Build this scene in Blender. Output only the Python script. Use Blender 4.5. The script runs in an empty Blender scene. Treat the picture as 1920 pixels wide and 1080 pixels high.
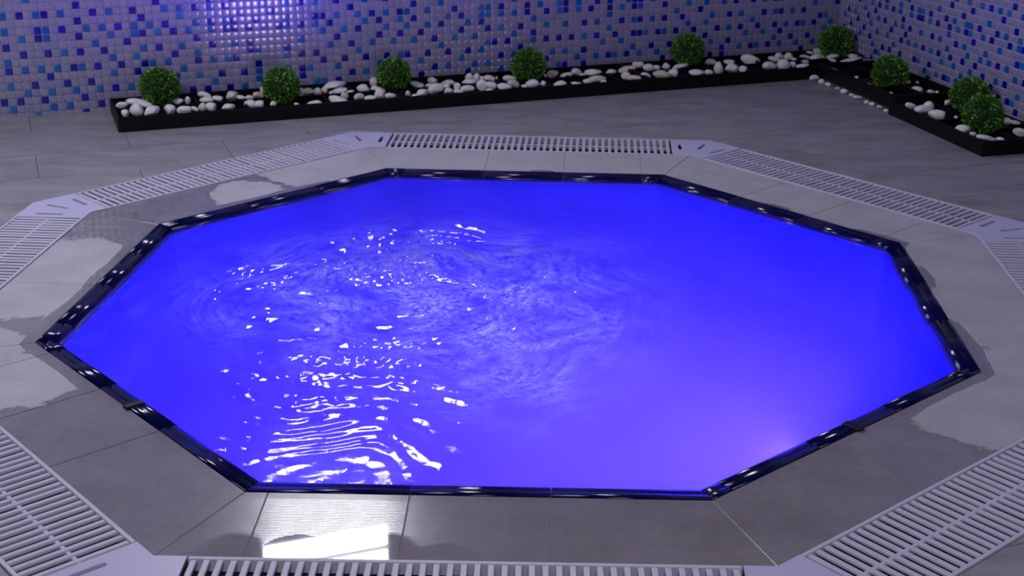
import bpy, bmesh, math, random
import numpy as np
from mathutils import Vector, Matrix
random.seed(7)
RNG = np.random.default_rng(11)
SC = bpy.context.scene
COL = SC.collection

# ---------------------------------------------------------------- measured plan
CAM = [2579.35468, -0.047667, 0.364994, 0.008541, 0.146074, -3.062919, 1.17077]
WALL = [0.404267, 1.263725, 2.862796, 119.449899, -0.028779, 0.026932, -0.086373, -1.499926, -0.026986, 0.999907]
I = [[-0.4402, 0.9983], [0.4133, 0.9946], [1.0047, 0.3954], [0.9941, -0.418], [0.3911, -0.9892], [-0.4061, -1.0116], [-1.004, -0.4023], [-0.9761, 0.4076]]
M = [[-0.5302, 1.2363], [0.5067, 1.2217], [1.2172, 0.4856], [1.2041, -0.522], [0.4759, -1.1919], [-0.5023, -1.2232], [-1.2121, -0.4955], [-1.1897, 0.4951]]
O = [[-0.6162, 1.4315], [0.5902, 1.4146], [1.4122, 0.5628], [1.397, -0.6081], [0.5542, -1.3835], [-0.5815, -1.4198], [-1.4079, -0.5726], [-1.382, 0.5707]]
BALLS = [[-1.3333, 1.6646, 0.087, 0.0698], [-0.9163, 1.7443, 0.085, 0.0658], [-0.5379, 1.9582, 0.085, 0.0633], [-0.0472, 2.1659, 0.085, 0.0665], [0.5831, 2.488, 0.095, 0.0666], [1.2195, 2.7469, 0.085, 0.0704], [1.3193, 2.1409, 0.085, 0.0684], [1.5238, 1.7842, 0.085, 0.0677], [1.4964, 1.5061, 0.085, 0.0676]]
# row, columns of deep blue tiles, columns of azure tiles
ROWS_BACK = [
    (-16, [-5, -2], [-4, 0, 3]),
    (-15, [4, 14, 21, 24], []),
    (-14, [-3, 0, 6, 11, 19, 23, 33, 38, 45], [-5, -1, 2, 8, 15, 17, 21, 28, 31, 35, 42]),
    (-13, [4, 12, 29, 40, 49], [17, 25, 53, 64]),
    (-12, [-1, 2, 9, 15, 21, 24, 27, 35, 36, 43, 47, 55, 62, 66, 72, 77, 79, 83, 84], [-5, 0, 5, 7, 11, 13, 19, 23, 31, 38, 41, 45, 48, 51, 59, 60, 68, 71, 74, 82, 86]),
    (-11, [-1, 4, 12, 16, 23, 24, 26, 30, 33, 37, 44, 49, 56, 66, 69, 72, 76, 79, 83, 88, 100, 103, 107], [-3, 0, 8, 11, 14, 18, 21, 28, 31, 35, 42, 47, 54, 59, 60, 62, 64, 71, 74, 81, 84, 92, 95, 98, 105, 108]),
    (-10, [-5, 10, 19, 41, 53, 59, 94, 118], [6, 36, 39, 45, 48, 51, 57, 67, 79, 90, 114]),
    (-9, [-3, 0, 4, 7, 14, 21, 26, 38, 44, 47, 50, 56, 60, 65, 75, 81, 84, 88, 91, 99, 105, 108, 112], [2, 12, 17, 24, 33, 62, 69, 72, 77, 83, 86, 96, 101, 107, 110]),
    (-8, [16, 26, 31, 40, 52, 67, 115], [-5, 8, 11, 19, 27, 37, 43, 46, 49, 55, 58, 64, 79, 92, 95, 103, 116, 119]),
    (-7, [-5, 3, 6, 9, 12, 19, 24, 33, 35, 61, 63, 69, 71, 73, 77, 80, 83, 84, 87, 90, 93, 97, 101, 104, 107, 111, 114], [-3, -1, 1, 4, 13, 15, 21, 23, 31, 41, 53, 60, 67, 75, 85, 88, 99, 109, 112, 117]),
    (-6, [0, 11, 27, 36, 39, 42, 45, 48, 51, 54, 57, 65, 95, 108, 119], [8, 17, 47, 59, 78, 81, 102, 105, 116]),
    (-5, [-2, 2, 5, 16, 22, 25, 31, 33, 62, 75, 86, 89, 99, 110, 113], [-5, 19, 27, 34, 38, 44, 50, 56, 64, 70, 72, 83, 96, 107]),
    (-4, [8, 33, 40, 52, 69, 79, 82, 98, 103, 106, 116], [-3, 0, 3, 6, 10, 21, 27, 42, 54, 58, 60, 74, 77, 80, 84, 87, 101, 104, 108, 111, 114]),
    (-3, [-6, -4, -1, 4, 18, 20, 23, 38, 50, 57, 72, 75, 88, 96, 98, 112], [16, 25, 35, 36, 62, 71]),
    (-2, [6], [-5, 0, 2]),
    (-1, [4], [-2]),
]
# row, columns of deep blue tiles, columns of azure tiles
ROWS_RIGHT = [
    (-17, [], [43]),
    (-16, [42], []),
    (-15, [37], [29, 32, 35, 39, 41, 44]),
    (-14, [28, 33, 40], []),
    (-13, [31, 43], [17, 25, 37]),
    (-12, [11, 18, 23, 27, 35, 39], [15, 20, 21, 29, 32, 33, 41, 44]),
    (-11, [3, 9, 13, 20, 21, 25, 28, 32, 38, 42, 45], [7, 11, 15, 18, 23, 30, 33, 36, 44]),
    (-10, [8, 16, 34], [5, 28, 40]),
    (-9, [0, 6, 11, 18, 24, 30, 44], [2, 9, 14, 16, 21, 26, 32, 37, 45]),
    (-8, [3, 13, 17, 40], [-1, 7, 28, 33, 36, 38, 42]),
    (-7, [1, 5, 16, 22, 26, 29, 32, 35, 46], [9, 12, 18, 20, 24, 44]),
    (-6, [-1, 7, 37, 42], [4, 14, 27, 30, 34, 40]),
    (-5, [3, 11, 13, 16, 20, 24, 39], [8, 21, 32, 45]),
    (-4, [9, 28, 31, 41, 43], [10, 23, 26, 29, 44, 47]),
    (-3, [8, 24, 45], []),
]
# pebbles: place, x, y, z, width, height, tint, distance along wall, distance from wall
PEBBLES = [
    ('back', -1.4454, 1.5773, 0.042, 0.041, 0.0186, 'w', -2.996, -0.116),
    ('back', -1.3858, 1.5985, 0.042, 0.0841, 0.0299, 'w', -2.933, -0.12),
    ('back', -1.3724, 1.5122, 0.042, 0.0496, 0.0367, 'w', -2.955, -0.205),
    ('back', -1.392, 1.4565, 0.042, 0.0291, 0.0236, 'w', -2.995, -0.248),
    ('back', -1.3166, 1.4936, 0.042, 0.0567, 0.0293, 'w', -2.911, -0.244),
    ('back', -1.258, 1.5219, 0.042, 0.0405, 0.0331, 'l', -2.846, -0.241),
    ('back', -1.2107, 1.5258, 0.042, 0.0515, 0.0239, 'w', -2.801, -0.256),
    ('back', -1.1763, 1.5366, 0.042, 0.0258, 0.0166, 'w', -2.765, -0.26),
    ('back', -1.1571, 1.5697, 0.042, 0.0297, 0.0241, 'b', -2.734, -0.237),
    ('back', -1.1241, 1.5725, 0.042, 0.0408, 0.0278, 'w', -2.703, -0.247),
    ('back', -1.0708, 1.577, 0.042, 0.0464, 0.0204, 'w', -2.652, -0.264),
    ('back', -1.2639, 1.6496, 0.042, 0.032, 0.0189, 'w', -2.801, -0.121),
    ('back', -1.2367, 1.6684, 0.042, 0.0189, 0.0246, 'w', -2.769, -0.115),
    ('back', -1.1961, 1.7473, 0.042, 0.0441, 0.023, 'w', -2.7, -0.058),
    ('back', -1.1714, 1.6822, 0.042, 0.0512, 0.0171, 'w', -2.703, -0.128),
    ('back', -1.1324, 1.7022, 0.042, 0.0418, 0.0171, 'w', -2.659, -0.125),
    ('back', -1.0991, 1.7471, 0.042, 0.0441, 0.0307, 'b', -2.611, -0.096),
    ('back', -1.0571, 1.7253, 0.042, 0.0325, 0.0134, 'w', -2.581, -0.133),
    ('back', -1.0288, 1.7278, 0.042, 0.0267, 0.0153, 'w', -2.554, -0.142),
    ('back', -1.0041, 1.7638, 0.042, 0.0346, 0.0231, 'p', -2.517, -0.118),
    ('back', -1.0026, 1.6309, 0.042, 0.045, 0.0225, 'w', -2.568, -0.241),
    ('back', -0.9692, 1.6338, 0.042, 0.0412, 0.0225, 'w', -2.536, -0.252),
    ('back', -0.9246, 1.6375, 0.042, 0.0244, 0.0169, 'w', -2.494, -0.266),
    ('back', -1.0039, 1.8416, 0.042, 0.0234, 0.0273, 'w', -2.486, -0.047),
    ('back', -0.8671, 1.8359, 0.042, 0.0292, 0.0292, 'w', -2.363, -0.106),
    ('back', -0.8381, 1.8384, 0.042, 0.035, 0.0253, 'w', -2.335, -0.115),
    ('back', -0.8053, 1.8412, 0.042, 0.0311, 0.0234, 'w', -2.304, -0.125),
    ('back', -0.7794, 1.8609, 0.042, 0.0293, 0.0195, 'b', -2.273, -0.117),
    ('back', -0.766, 1.9424, 0.042, 0.0872, 0.0278, 'w', -2.228, -0.048),
    ('back', -0.7251, 1.8656, 0.042, 0.0489, 0.0176, 'w', -2.221, -0.134),
    ('back', -0.7502, 1.8285, 0.042, 0.0194, 0.0116, 'w', -2.258, -0.159),
    ('back', -0.6855, 1.8515, 0.042, 0.0273, 0.0097, 'w', -2.19, -0.163),
    ('back', -0.647, 1.9078, 0.042, 0.0472, 0.0256, 'w', -2.132, -0.126),
    ('back', -0.6202, 2.0099, 0.042, 0.0341, 0.0361, 'b', -2.068, -0.043),
    ('back', -0.604, 1.9115, 0.042, 0.0394, 0.0177, 'w', -2.091, -0.14),
    ('back', -0.7053, 1.7136, 0.042, 0.0646, 0.0228, 'w', -2.262, -0.282),
    ('back', -0.6955, 1.7816, 0.042, 0.0269, 0.025, 'b', -2.227, -0.223),
    ('back', -0.6394, 1.7695, 0.042, 0.0326, 0.0249, 'b', -2.18, -0.257),
    ('back', -0.7825, 1.6658, 0.042, 0.0508, 0.0113, 'w', -2.352, -0.296),
    ('back', -0.8394, 1.6367, 0.042, 0.0187, 0.0094, 'w', -2.416, -0.3),
    ('back', -0.5749, 1.8177, 0.042, 0.0464, 0.0406, 'w', -2.102, -0.238),
    ('back', -0.597, 1.7562, 0.042, 0.0382, 0.0172, 'w', -2.146, -0.285),
    ('back', -0.5311, 1.7957, 0.042, 0.0366, 0.0193, 'w', -2.07, -0.275),
    ('back', -0.4721, 1.8351, 0.042, 0.0155, 0.0213, 'w', -2.0, -0.262),
    ('back', -0.4449, 1.8031, 0.042, 0.0231, 0.0116, 'w', -1.988, -0.302),
    ('back', -0.4496, 1.9789, 0.042, 0.0637, 0.0199, 'w', -1.923, -0.139),
    ('back', -0.4248, 1.8478, 0.042, 0.0466, 0.0253, 'w', -1.952, -0.269),
    ('back', -0.4058, 2.0565, 0.042, 0.0343, 0.0242, 'w', -1.852, -0.085),
    ('back', -0.4081, 1.9644, 0.042, 0.0278, 0.0179, 'w', -1.89, -0.168),
    ('back', -0.3778, 1.9221, 0.042, 0.0512, 0.0394, 'w', -1.879, -0.219),
    ('back', -0.3441, 2.0247, 0.042, 0.0602, 0.0201, 'b', -1.808, -0.138),
    ('back', -0.342, 1.961, 0.042, 0.0357, 0.0198, 'w', -1.831, -0.197),
    ('back', -0.3314, 1.8907, 0.042, 0.0372, 0.0196, 'l', -1.849, -0.266),
    ('back', -0.3026, 1.9645, 0.042, 0.0238, 0.0278, 'w', -1.793, -0.21),
    ('back', -0.2937, 1.8852, 0.042, 0.0352, 0.0156, 'w', -1.816, -0.286),
    ('back', -0.2622, 1.9321, 0.042, 0.0453, 0.0256, 'w', -1.769, -0.255),
    ('back', -0.2732, 2.144, 0.042, 0.0328, 0.0225, 'w', -1.696, -0.056),
    ('back', -0.2405, 2.1182, 0.042, 0.0265, 0.0346, 'w', -1.676, -0.093),
    ('back', -0.2664, 2.0594, 0.042, 0.0645, 0.0202, 'w', -1.723, -0.137),
    ('back', -0.2216, 2.1103, 0.042, 0.0163, 0.0203, 'w', -1.662, -0.108),
    ('back', -0.2137, 1.9994, 0.042, 0.0419, 0.0359, 'w', -1.698, -0.213),
    ('back', -0.1912, 2.113, 0.042, 0.0407, 0.0244, 'w', -1.633, -0.117),
    ('back', -0.1663, 2.1057, 0.042, 0.0122, 0.0203, 'b', -1.613, -0.134),
    ('back', -0.1753, 1.9936, 0.042, 0.0478, 0.0259, 'w', -1.665, -0.233),
    ('back', -0.1825, 1.9212, 0.042, 0.0295, 0.0118, 'w', -1.7, -0.297),
    ('back', -0.1267, 1.9797, 0.042, 0.0516, 0.0238, 'w', -1.626, -0.265),
    ('back', -0.1186, 2.1289, 0.042, 0.0489, 0.0204, 'w', -1.56, -0.131),
    ('back', -0.0973, 2.0278, 0.042, 0.04, 0.03, 'p', -1.58, -0.232),
    ('back', -0.0277, 2.043, 0.042, 0.0522, 0.0261, 'w', -1.51, -0.246),
    ('back', -0.0519, 1.9952, 0.042, 0.0279, 0.0119, 'w', -1.551, -0.28),
    ('back', 0.0123, 2.0465, 0.042, 0.0241, 0.0201, 'l', -1.472, -0.258),
    ('back', 0.0464, 2.2207, 0.042, 0.0414, 0.0269, 'b', -1.372, -0.112),
    ('back', 0.0963, 2.2055, 0.042, 0.0454, 0.0165, 'w', -1.332, -0.145),
    ('back', 0.1372, 2.2583, 0.042, 0.0354, 0.0291, 'l', -1.274, -0.113),
    ('back', 0.0764, 2.0521, 0.042, 0.0482, 0.0161, 'w', -1.411, -0.278),
    ('back', 0.1426, 2.0579, 0.042, 0.0442, 0.008, 'w', -1.347, -0.299),
    ('back', 0.0142, 2.1886, 0.042, 0.0185, 0.0123, 'w', -1.414, -0.128),
    ('back', 0.2037, 2.2642, 0.042, 0.0604, 0.0229, 'w', -1.21, -0.133),
    ('back', 0.1622, 2.2211, 0.042, 0.0248, 0.0083, 'w', -1.265, -0.157),
    ('back', 0.2174, 2.1393, 0.042, 0.0611, 0.0265, 'b', -1.247, -0.254),
    ('back', 0.1787, 2.0982, 0.042, 0.0324, 0.0162, 'w', -1.298, -0.276),
    ('back', 0.2434, 2.1038, 0.042, 0.0243, 0.0101, 'w', -1.237, -0.296),
    ('back', 0.2705, 2.28, 0.042, 0.0417, 0.0188, 'w', -1.142, -0.145),
    ('back', 0.3407, 2.3365, 0.042, 0.0674, 0.0253, 'b', -1.056, -0.121),
    ('back', 0.3712, 2.4319, 0.042, 0.0235, 0.0193, 'w', -0.99, -0.045),
    ('back', 0.3922, 2.4233, 0.042, 0.0256, 0.0256, 'w', -0.974, -0.061),
    ('back', 0.4221, 2.3743, 0.042, 0.0466, 0.0254, 'w', -0.966, -0.118),
    ('back', 0.4581, 2.3775, 0.042, 0.0297, 0.017, 'w', -0.932, -0.129),
    ('back', 0.4911, 2.401, 0.042, 0.034, 0.0255, 'w', -0.892, -0.121),
    ('back', 0.3291, 2.2163, 0.042, 0.033, 0.0248, 'w', -1.114, -0.227),
    ('back', 0.3568, 2.1801, 0.042, 0.0533, 0.0184, 'b', -1.102, -0.271),
    ('back', 0.4051, 2.2133, 0.042, 0.035, 0.0247, 'w', -1.045, -0.259),
    ('back', 0.4664, 2.2479, 0.042, 0.0663, 0.0269, 'b', -0.975, -0.252),
    ('back', 0.52, 2.2822, 0.042, 0.0437, 0.0292, 'w', -0.912, -0.241),
    ('back', 0.5443, 2.4057, 0.042, 0.0723, 0.017, 'w', -0.841, -0.137),
    ('back', 0.6084, 2.3, 0.042, 0.0543, 0.0209, 'w', -0.824, -0.26),
    ('back', 0.6545, 2.304, 0.042, 0.0313, 0.0209, 'w', -0.78, -0.274),
    ('back', 0.6794, 2.5017, 0.042, 0.0389, 0.0259, 'w', -0.679, -0.102),
    ('back', 0.6994, 2.3887, 0.042, 0.036, 0.0424, 'w', -0.705, -0.214),
    ('back', 0.7595, 2.5089, 0.042, 0.0519, 0.0195, 'w', -0.603, -0.127),
    ('back', 0.7504, 2.3933, 0.042, 0.0593, 0.0339, 'w', -0.657, -0.23),
    ('back', 0.7971, 2.377, 0.042, 0.0296, 0.0254, 'w', -0.62, -0.263),
    ('back', 0.8436, 2.5701, 0.042, 0.0742, 0.0349, 'w', -0.501, -0.104),
    ('back', 0.9088, 2.4486, 0.042, 0.047, 0.0321, 'w', -0.489, -0.241),
    ('back', 0.9652, 2.4745, 0.042, 0.0515, 0.0386, 'w', -0.427, -0.24),
    ('back', 1.0076, 2.4888, 0.042, 0.0279, 0.0215, 'l', -0.383, -0.243),
    ('back', 1.0593, 2.5358, 0.042, 0.0411, 0.0173, 'p', -0.317, -0.22),
    ('back', 1.0434, 2.4711, 0.042, 0.0471, 0.0129, 'l', -0.357, -0.274),
    ('back', 0.9458, 2.5902, 0.042, 0.0525, 0.0175, 'w', -0.4, -0.126),
    ('back', 0.9727, 2.6476, 0.042, 0.0309, 0.0287, 'w', -0.352, -0.083),
    ('back', 1.0104, 2.651, 0.042, 0.0353, 0.0265, 'w', -0.316, -0.095),
    ('back', 1.0271, 2.5976, 0.042, 0.0306, 0.0109, 'w', -0.322, -0.151),
    ('back', 1.0798, 2.6462, 0.042, 0.0617, 0.0154, 'w', -0.254, -0.127),
    ('back', 1.1095, 2.7273, 0.042, 0.029, 0.0156, 'w', -0.195, -0.064),
    ('back', 1.1463, 2.7649, 0.042, 0.0382, 0.0247, 'b', -0.146, -0.044),
    ('back', 1.1274, 2.6285, 0.042, 0.0528, 0.0308, 'w', -0.218, -0.162),
    ('back', 1.1885, 2.6561, 0.042, 0.0552, 0.0177, 'w', -0.15, -0.16),
    ('back', 1.1842, 2.59, 0.042, 0.0393, 0.0087, 'w', -0.18, -0.22),
    ('back', 1.2772, 2.6752, 0.042, 0.0487, 0.0177, 'w', -0.061, -0.178),
    ('back', 1.263, 2.608, 0.042, 0.0788, 0.0131, 'w', -0.101, -0.234),
    ('right', 1.1499, 2.4084, 0.042, 0.036, 0.0106, 'w', 0.396, -0.25),
    ('right', 1.1767, 2.3204, 0.042, 0.0626, 0.0188, 'w', 0.488, -0.252),
    ('right', 1.1873, 2.2626, 0.042, 0.0248, 0.0103, 'w', 0.546, -0.26),
    ('right', 1.2226, 2.2657, 0.042, 0.0165, 0.0083, 'w', 0.554, -0.226),
    ('right', 1.239, 2.1255, 0.042, 0.0242, 0.0141, 'w', 0.693, -0.254),
    ('right', 1.2655, 2.0372, 0.042, 0.0198, 0.0099, 'w', 0.785, -0.256),
    ('right', 1.2944, 1.9867, 0.042, 0.0157, 0.0118, 'w', 0.842, -0.245),
    ('right', 1.3973, 2.1951, 0.042, 0.0306, 0.0163, 'w', 0.676, -0.082),
    ('right', 1.4486, 2.1996, 0.042, 0.0346, 0.0122, 'w', 0.688, -0.032),
    ('right', 1.4133, 2.0678, 0.042, 0.0418, 0.0199, 'w', 0.802, -0.106),
    ('right', 1.451, 2.0353, 0.042, 0.0316, 0.0119, 'w', 0.845, -0.081),
    ('right', 1.4729, 2.0284, 0.042, 0.0119, 0.0079, 'w', 0.858, -0.062),
    ('right', 1.3264, 1.8035, 0.042, 0.0379, 0.0171, 'w', 1.026, -0.272),
    ('right', 1.3593, 1.7418, 0.042, 0.0525, 0.03, 'w', 1.095, -0.26),
    ('right', 1.3895, 1.8007, 0.042, 0.036, 0.0284, 'w', 1.048, -0.213),
    ('right', 1.3952, 1.6664, 0.042, 0.0627, 0.0314, 'w', 1.178, -0.249),
    ('right', 1.4685, 1.8567, 0.042, 0.0249, 0.0191, 'w', 1.02, -0.12),
    ('right', 1.4292, 1.476, 0.042, 0.0426, 0.0249, 'w', 1.369, -0.276),
    ('right', 1.4446, 1.4137, 0.042, 0.021, 0.0105, 'w', 1.433, -0.281),
    ('right', 1.4754, 1.3543, 0.042, 0.0589, 0.0173, 'w', 1.499, -0.27),
    ('right', 1.5171, 1.3509, 0.042, 0.0294, 0.0086, 'w', 1.515, -0.232),
    ('right', 1.447, 1.64, 0.042, 0.0128, 0.0092, 'w', 1.219, -0.208),
    ('right', 1.6055, 1.5928, 0.042, 0.029, 0.0236, 'b', 1.313, -0.072),
    ('right', 1.6304, 1.58, 0.042, 0.038, 0.0127, 'w', 1.333, -0.053),
    ('right', 1.6065, 1.4479, 0.042, 0.0458, 0.0229, 'w', 1.451, -0.117),
    ('under', 1.0793, 2.3811, 0.008, 0.0317, 0.0211, 'w', 0.4, -0.37),
    ('under', 1.0976, 2.3241, 0.008, 0.0251, 0.0167, 'w', 0.46, -0.43),
    ('under', 1.1191, 2.278, 0.008, 0.027, 0.0145, 'w', 0.51, -0.481),
    ('under', 1.1449, 2.2237, 0.008, 0.0226, 0.0103, 'w', 0.57, -0.541),
    ('under', 1.1584, 2.1603, 0.008, 0.0264, 0.0163, 'w', 0.634, -0.604),
    ('under', 1.1789, 2.1169, 0.008, 0.0202, 0.0101, 'w', 0.682, -0.652),
    ('under', 1.195, 2.0738, 0.008, 0.03, 0.012, 'w', 0.728, -0.698),
    ('under', 1.2122, 1.9969, 0.008, 0.0197, 0.0118, 'w', 0.806, -0.776),
    ('under', 1.2274, 1.9641, 0.008, 0.0235, 0.0137, 'w', 0.842, -0.812),
    ('under', 1.2446, 1.9235, 0.008, 0.0253, 0.0117, 'w', 0.886, -0.856),
    ('under', 1.2599, 1.8751, 0.008, 0.0174, 0.0096, 'w', 0.937, -0.907),
]

F, YAW, PITCH, ROLL, CX, CY, CZ = CAM
TH, WX, WY, PHB, ZB, PT, DTH, PHR, ZR, PV = WALL
T1 = Vector((math.cos(TH), math.sin(TH), 0)); N1 = Vector((-T1.y, T1.x, 0))          # back wall: along, out of the room
A2 = TH + DTH - math.pi / 2
T2 = Vector((math.cos(A2), math.sin(A2), 0)); N2 = Vector((-T2.y, T2.x, 0))          # right wall: away from the corner, out of the room
CORNER = Vector((WX, WY, 0))

# ---------------------------------------------------------------- camera
cam = bpy.data.cameras.new('camera'); camo = bpy.data.objects.new('camera', cam); COL.objects.link(camo)
fw = Vector((math.sin(YAW) * math.cos(PITCH), math.cos(YAW) * math.cos(PITCH), -math.sin(PITCH)))
rt = Vector((math.cos(YAW), -math.sin(YAW), 0)); up = rt.cross(fw)
r2 = rt * math.cos(ROLL) + up * math.sin(ROLL); u2 = -rt * math.sin(ROLL) + up * math.cos(ROLL)
camo.matrix_world = Matrix(((r2.x, u2.x, -fw.x, CX), (r2.y, u2.y, -fw.y, CY), (r2.z, u2.z, -fw.z, CZ), (0, 0, 0, 1)))
cam.sensor_width = 36; cam.sensor_fit = 'HORIZONTAL'; cam.lens = F / 1920 * 36
cam.clip_start = 0.05
cam.dof.use_dof = True; cam.dof.focus_distance = 2.7; cam.dof.aperture_fstop = 9
SC.camera = camo

# ---------------------------------------------------------------- light
SC.view_settings.view_transform = 'Standard'; SC.view_settings.look = 'None'
SC.view_settings.exposure = 0; SC.view_settings.gamma = 1; SC.view_settings.use_curve_mapping = False
wd = bpy.data.worlds.new('world'); SC.world = wd; wd.use_nodes = True
wd.node_tree.nodes['Background'].inputs[0].default_value = (0.62, 0.60, 1.0, 1)
wd.node_tree.nodes['Background'].inputs[1].default_value = 0.06

def lamp(name, kind, loc, target, energy, color, **kw):
    l = bpy.data.lights.new(name, kind); l.energy = energy; l.color = color
    for k, v in kw.items(): setattr(l, k, v)
    o = bpy.data.objects.new(name, l); COL.objects.link(o); o.location = loc
    o.rotation_euler = (Vector(target) - Vector(loc)).to_track_quat('-Z', 'Y').to_euler()
    return o
lamp('soft_fill_light', 'AREA', (-2.3, 0.1, 1.9), (-0.6, 0.5, 0), 32, (0.84, 0.81, 1.0), size=0.6, shape='SQUARE')  # added fill from the left, below the ceiling and without a fixture
lamp('soft_fill_light', 'AREA', (0.2, -3.4, 2.6), (0.3, -0.4, 0), 74, (0.92, 0.87, 1.0), size=1.2, shape='SQUARE')  # added unseen fill from behind the camera, brightens the front deck
WINDOW_STRENGTH = 46.0
POOL_COLOR = (0.10, 0.012, 1.0)
SC.cycles.volume_bounces = 3
SE_MID = Vector((0.625, -0.680, 0))                                  # underwater lamp, on the front right wall of the pool
SE_IN = Vector((-0.73, 0.69, 0)).normalized()
lamp('underwater_light', 'AREA', SE_MID + SE_IN * 0.05 + Vector((0, 0, -0.12)), SE_MID + SE_IN * 1.0 + Vector((0, 0, -0.22)), 92, (0.32, 0.22, 1.0), size=0.10, shape='DISK')
# added unseen fill lights along the near basin walls, evening out the blue
for x, y, tx, ty, e in ((0.0, -0.925, 0.2, 1.0, 20), (-0.66, -0.66, 0.4, 0.8, 20)):
    lamp('underwater_light', 'AREA', (x, y, -0.22), (tx, ty, -0.24), e, POOL_COLOR, size=0.5, size_y=0.2, shape='RECTANGLE')
lamp('blue_wash_light', 'SPOT', SE_MID + SE_IN * 0.02 + Vector((0, 0, 0.03)), Vector((-0.96, 1.88, 0.76)), 210, (0.08, 0.055, 1.0),
     spot_size=math.radians(25), spot_blend=1.0, shadow_soft_size=0.03)  # added spot without fixture, standing in for pool light refracted onto the wall

# ---------------------------------------------------------------- helpers
def link(o, parent=None, label=None, cat=None, group=None, kind=None):
    COL.objects.link(o)
    if parent is not None: o.parent = parent
    if label: o['label'] = label
    if cat: o['category'] = cat
    if group: o['group'] = group
    if kind: o['kind'] = kind
    return o
def empty(name, loc=(0, 0, 0), **kw):
    o = bpy.data.objects.new(name, None); o.location = loc; o.empty_display_size = 0.05
    return link(o, **kw)
def mesh(name, V, Fc, mats, mi=None, smooth=False, uv=None):
    m = bpy.data.meshes.new(name); m.from_pydata([tuple(v) for v in V], [], Fc)
    for k in (mats if isinstance(mats, (list, tuple)) else [mats]): m.materials.append(k)
    if mi is not None: m.polygons.foreach_set('material_index', mi)
    if smooth: m.polygons.foreach_set('use_smooth', [True] * len(m.polygons))
    if uv is not None:
        l = m.uv_layers.new(name='UVMap'); vi = np.empty(len(m.loops), dtype=np.int32); m.loops.foreach_get('vertex_index', vi)
        l.data.foreach_set('uv', np.asarray(uv, dtype=np.float32)[vi].ravel())
    m.update(); return m
def obj(name, m, parent=None, **kw):
    return link(bpy.data.objects.new(name, m), parent, **kw)
BOXF = [(0, 3, 2, 1), (4, 5, 6, 7), (0, 1, 5, 4), (1, 2, 6, 5), (2, 3, 7, 6), (3, 0, 4, 7)]
def box_verts(x0, x1, y0, y1, z0, z1):
    return [Vector(v) for v in ((x0, y0, z0), (x1, y0, z0), (x1, y1, z0), (x0, y1, z0), (x0, y0, z1), (x1, y0, z1), (x1, y1, z1), (x0, y1, z1))]
def bevel_box(x0, x1, y0, y1, z0, z1, b):
    """box whose top edges are chamfered by b"""
    V = [(x0, y0, z0), (x1, y0, z0), (x1, y1, z0), (x0, y1, z0), (x0, y0, z1 - b), (x1, y0, z1 - b), (x1, y1, z1 - b), (x0, y1, z1 - b),
         (x0 + b, y0 + b, z1), (x1 - b, y0 + b, z1), (x1 - b, y1 - b, z1), (x0 + b, y1 - b, z1)]
    Fc = [(0, 3, 2, 1), (8, 9, 10, 11)]
    for a in range(4):
        c = (a + 1) % 4; Fc += [(a, c, 4 + c, 4 + a), (4 + a, 4 + c, 8 + c, 8 + a)]
    return [Vector(v) for v in V], Fc
def prism(P, z0, z1, b=0.0):
    """P: polygon counter-clockwise [(x, y)]; chamfered top edge if b"""
    P = [Vector((p[0], p[1])) for p in P]; n = len(P)
    V = [(p.x, p.y, z0) for p in P] + [(p.x, p.y, z1 - b) for p in P]
    Fc = [tuple(reversed(range(n)))] + [(k, (k + 1) % n, n + (k + 1) % n, n + k) for k in range(n)]
    if b:
        Q = inset(P, b); V += [(p.x, p.y, z1) for p in Q]
        Fc += [(n + k, n + (k + 1) % n, 2 * n + (k + 1) % n, 2 * n + k) for k in range(n)] + [tuple(range(2 * n, 3 * n))]
    else: Fc.append(tuple(range(n, 2 * n)))
    return V, Fc
def line_x(a, b, c, d):
    u, v = b - a, d - c; den = u.x * v.y - u.y * v.x
    s = ((c - a).x * v.y - (c - a).y * v.x) / den
    return a + u * s
def inset(P, w):
    """P counter-clockwise, moved inwards by w"""
    n = len(P); L = []
    for k in range(n):
        a, b = P[k], P[(k + 1) % n]; d = (b - a).normalized(); nn = Vector((-d.y, d.x)) * w; L.append((a + nn, b + nn))
    return [line_x(*L[k - 1], *L[k]) for k in range(n)]
def area(P):
    return 0.5 * sum(P[k][0] * P[(k + 1) % len(P)][1] - P[(k + 1) % len(P)][0] * P[k][1] for k in range(len(P)))
def clip(P, a, b, keep_left=True):
    """part of polygon P on one side of the line a-b"""
    d = b - a; s = 1 if keep_left else -1; out = []
    f = lambda p: s * (d.x * (p.y - a.y) - d.y * (p.x - a.x))
    for k in range(len(P)):
        p, q = P[k], P[(k + 1) % len(P)]; fp, fq = f(p), f(q)
        if fp >= 0: out.append(p)
        if (fp > 0 > fq) or (fp < 0 < fq): out.append(p + (q - p) * (fp / (fp - fq)))
    return out
V2 = lambda p: Vector((p[0], p[1]))
I = [V2(p) for p in I]; M = [V2(p) for p in M]; O = [V2(p) for p in O]          # clockwise rings
SIDES = ['back', 'back right', 'right', 'front right', 'front', 'front left', 'left', 'back left']

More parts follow.
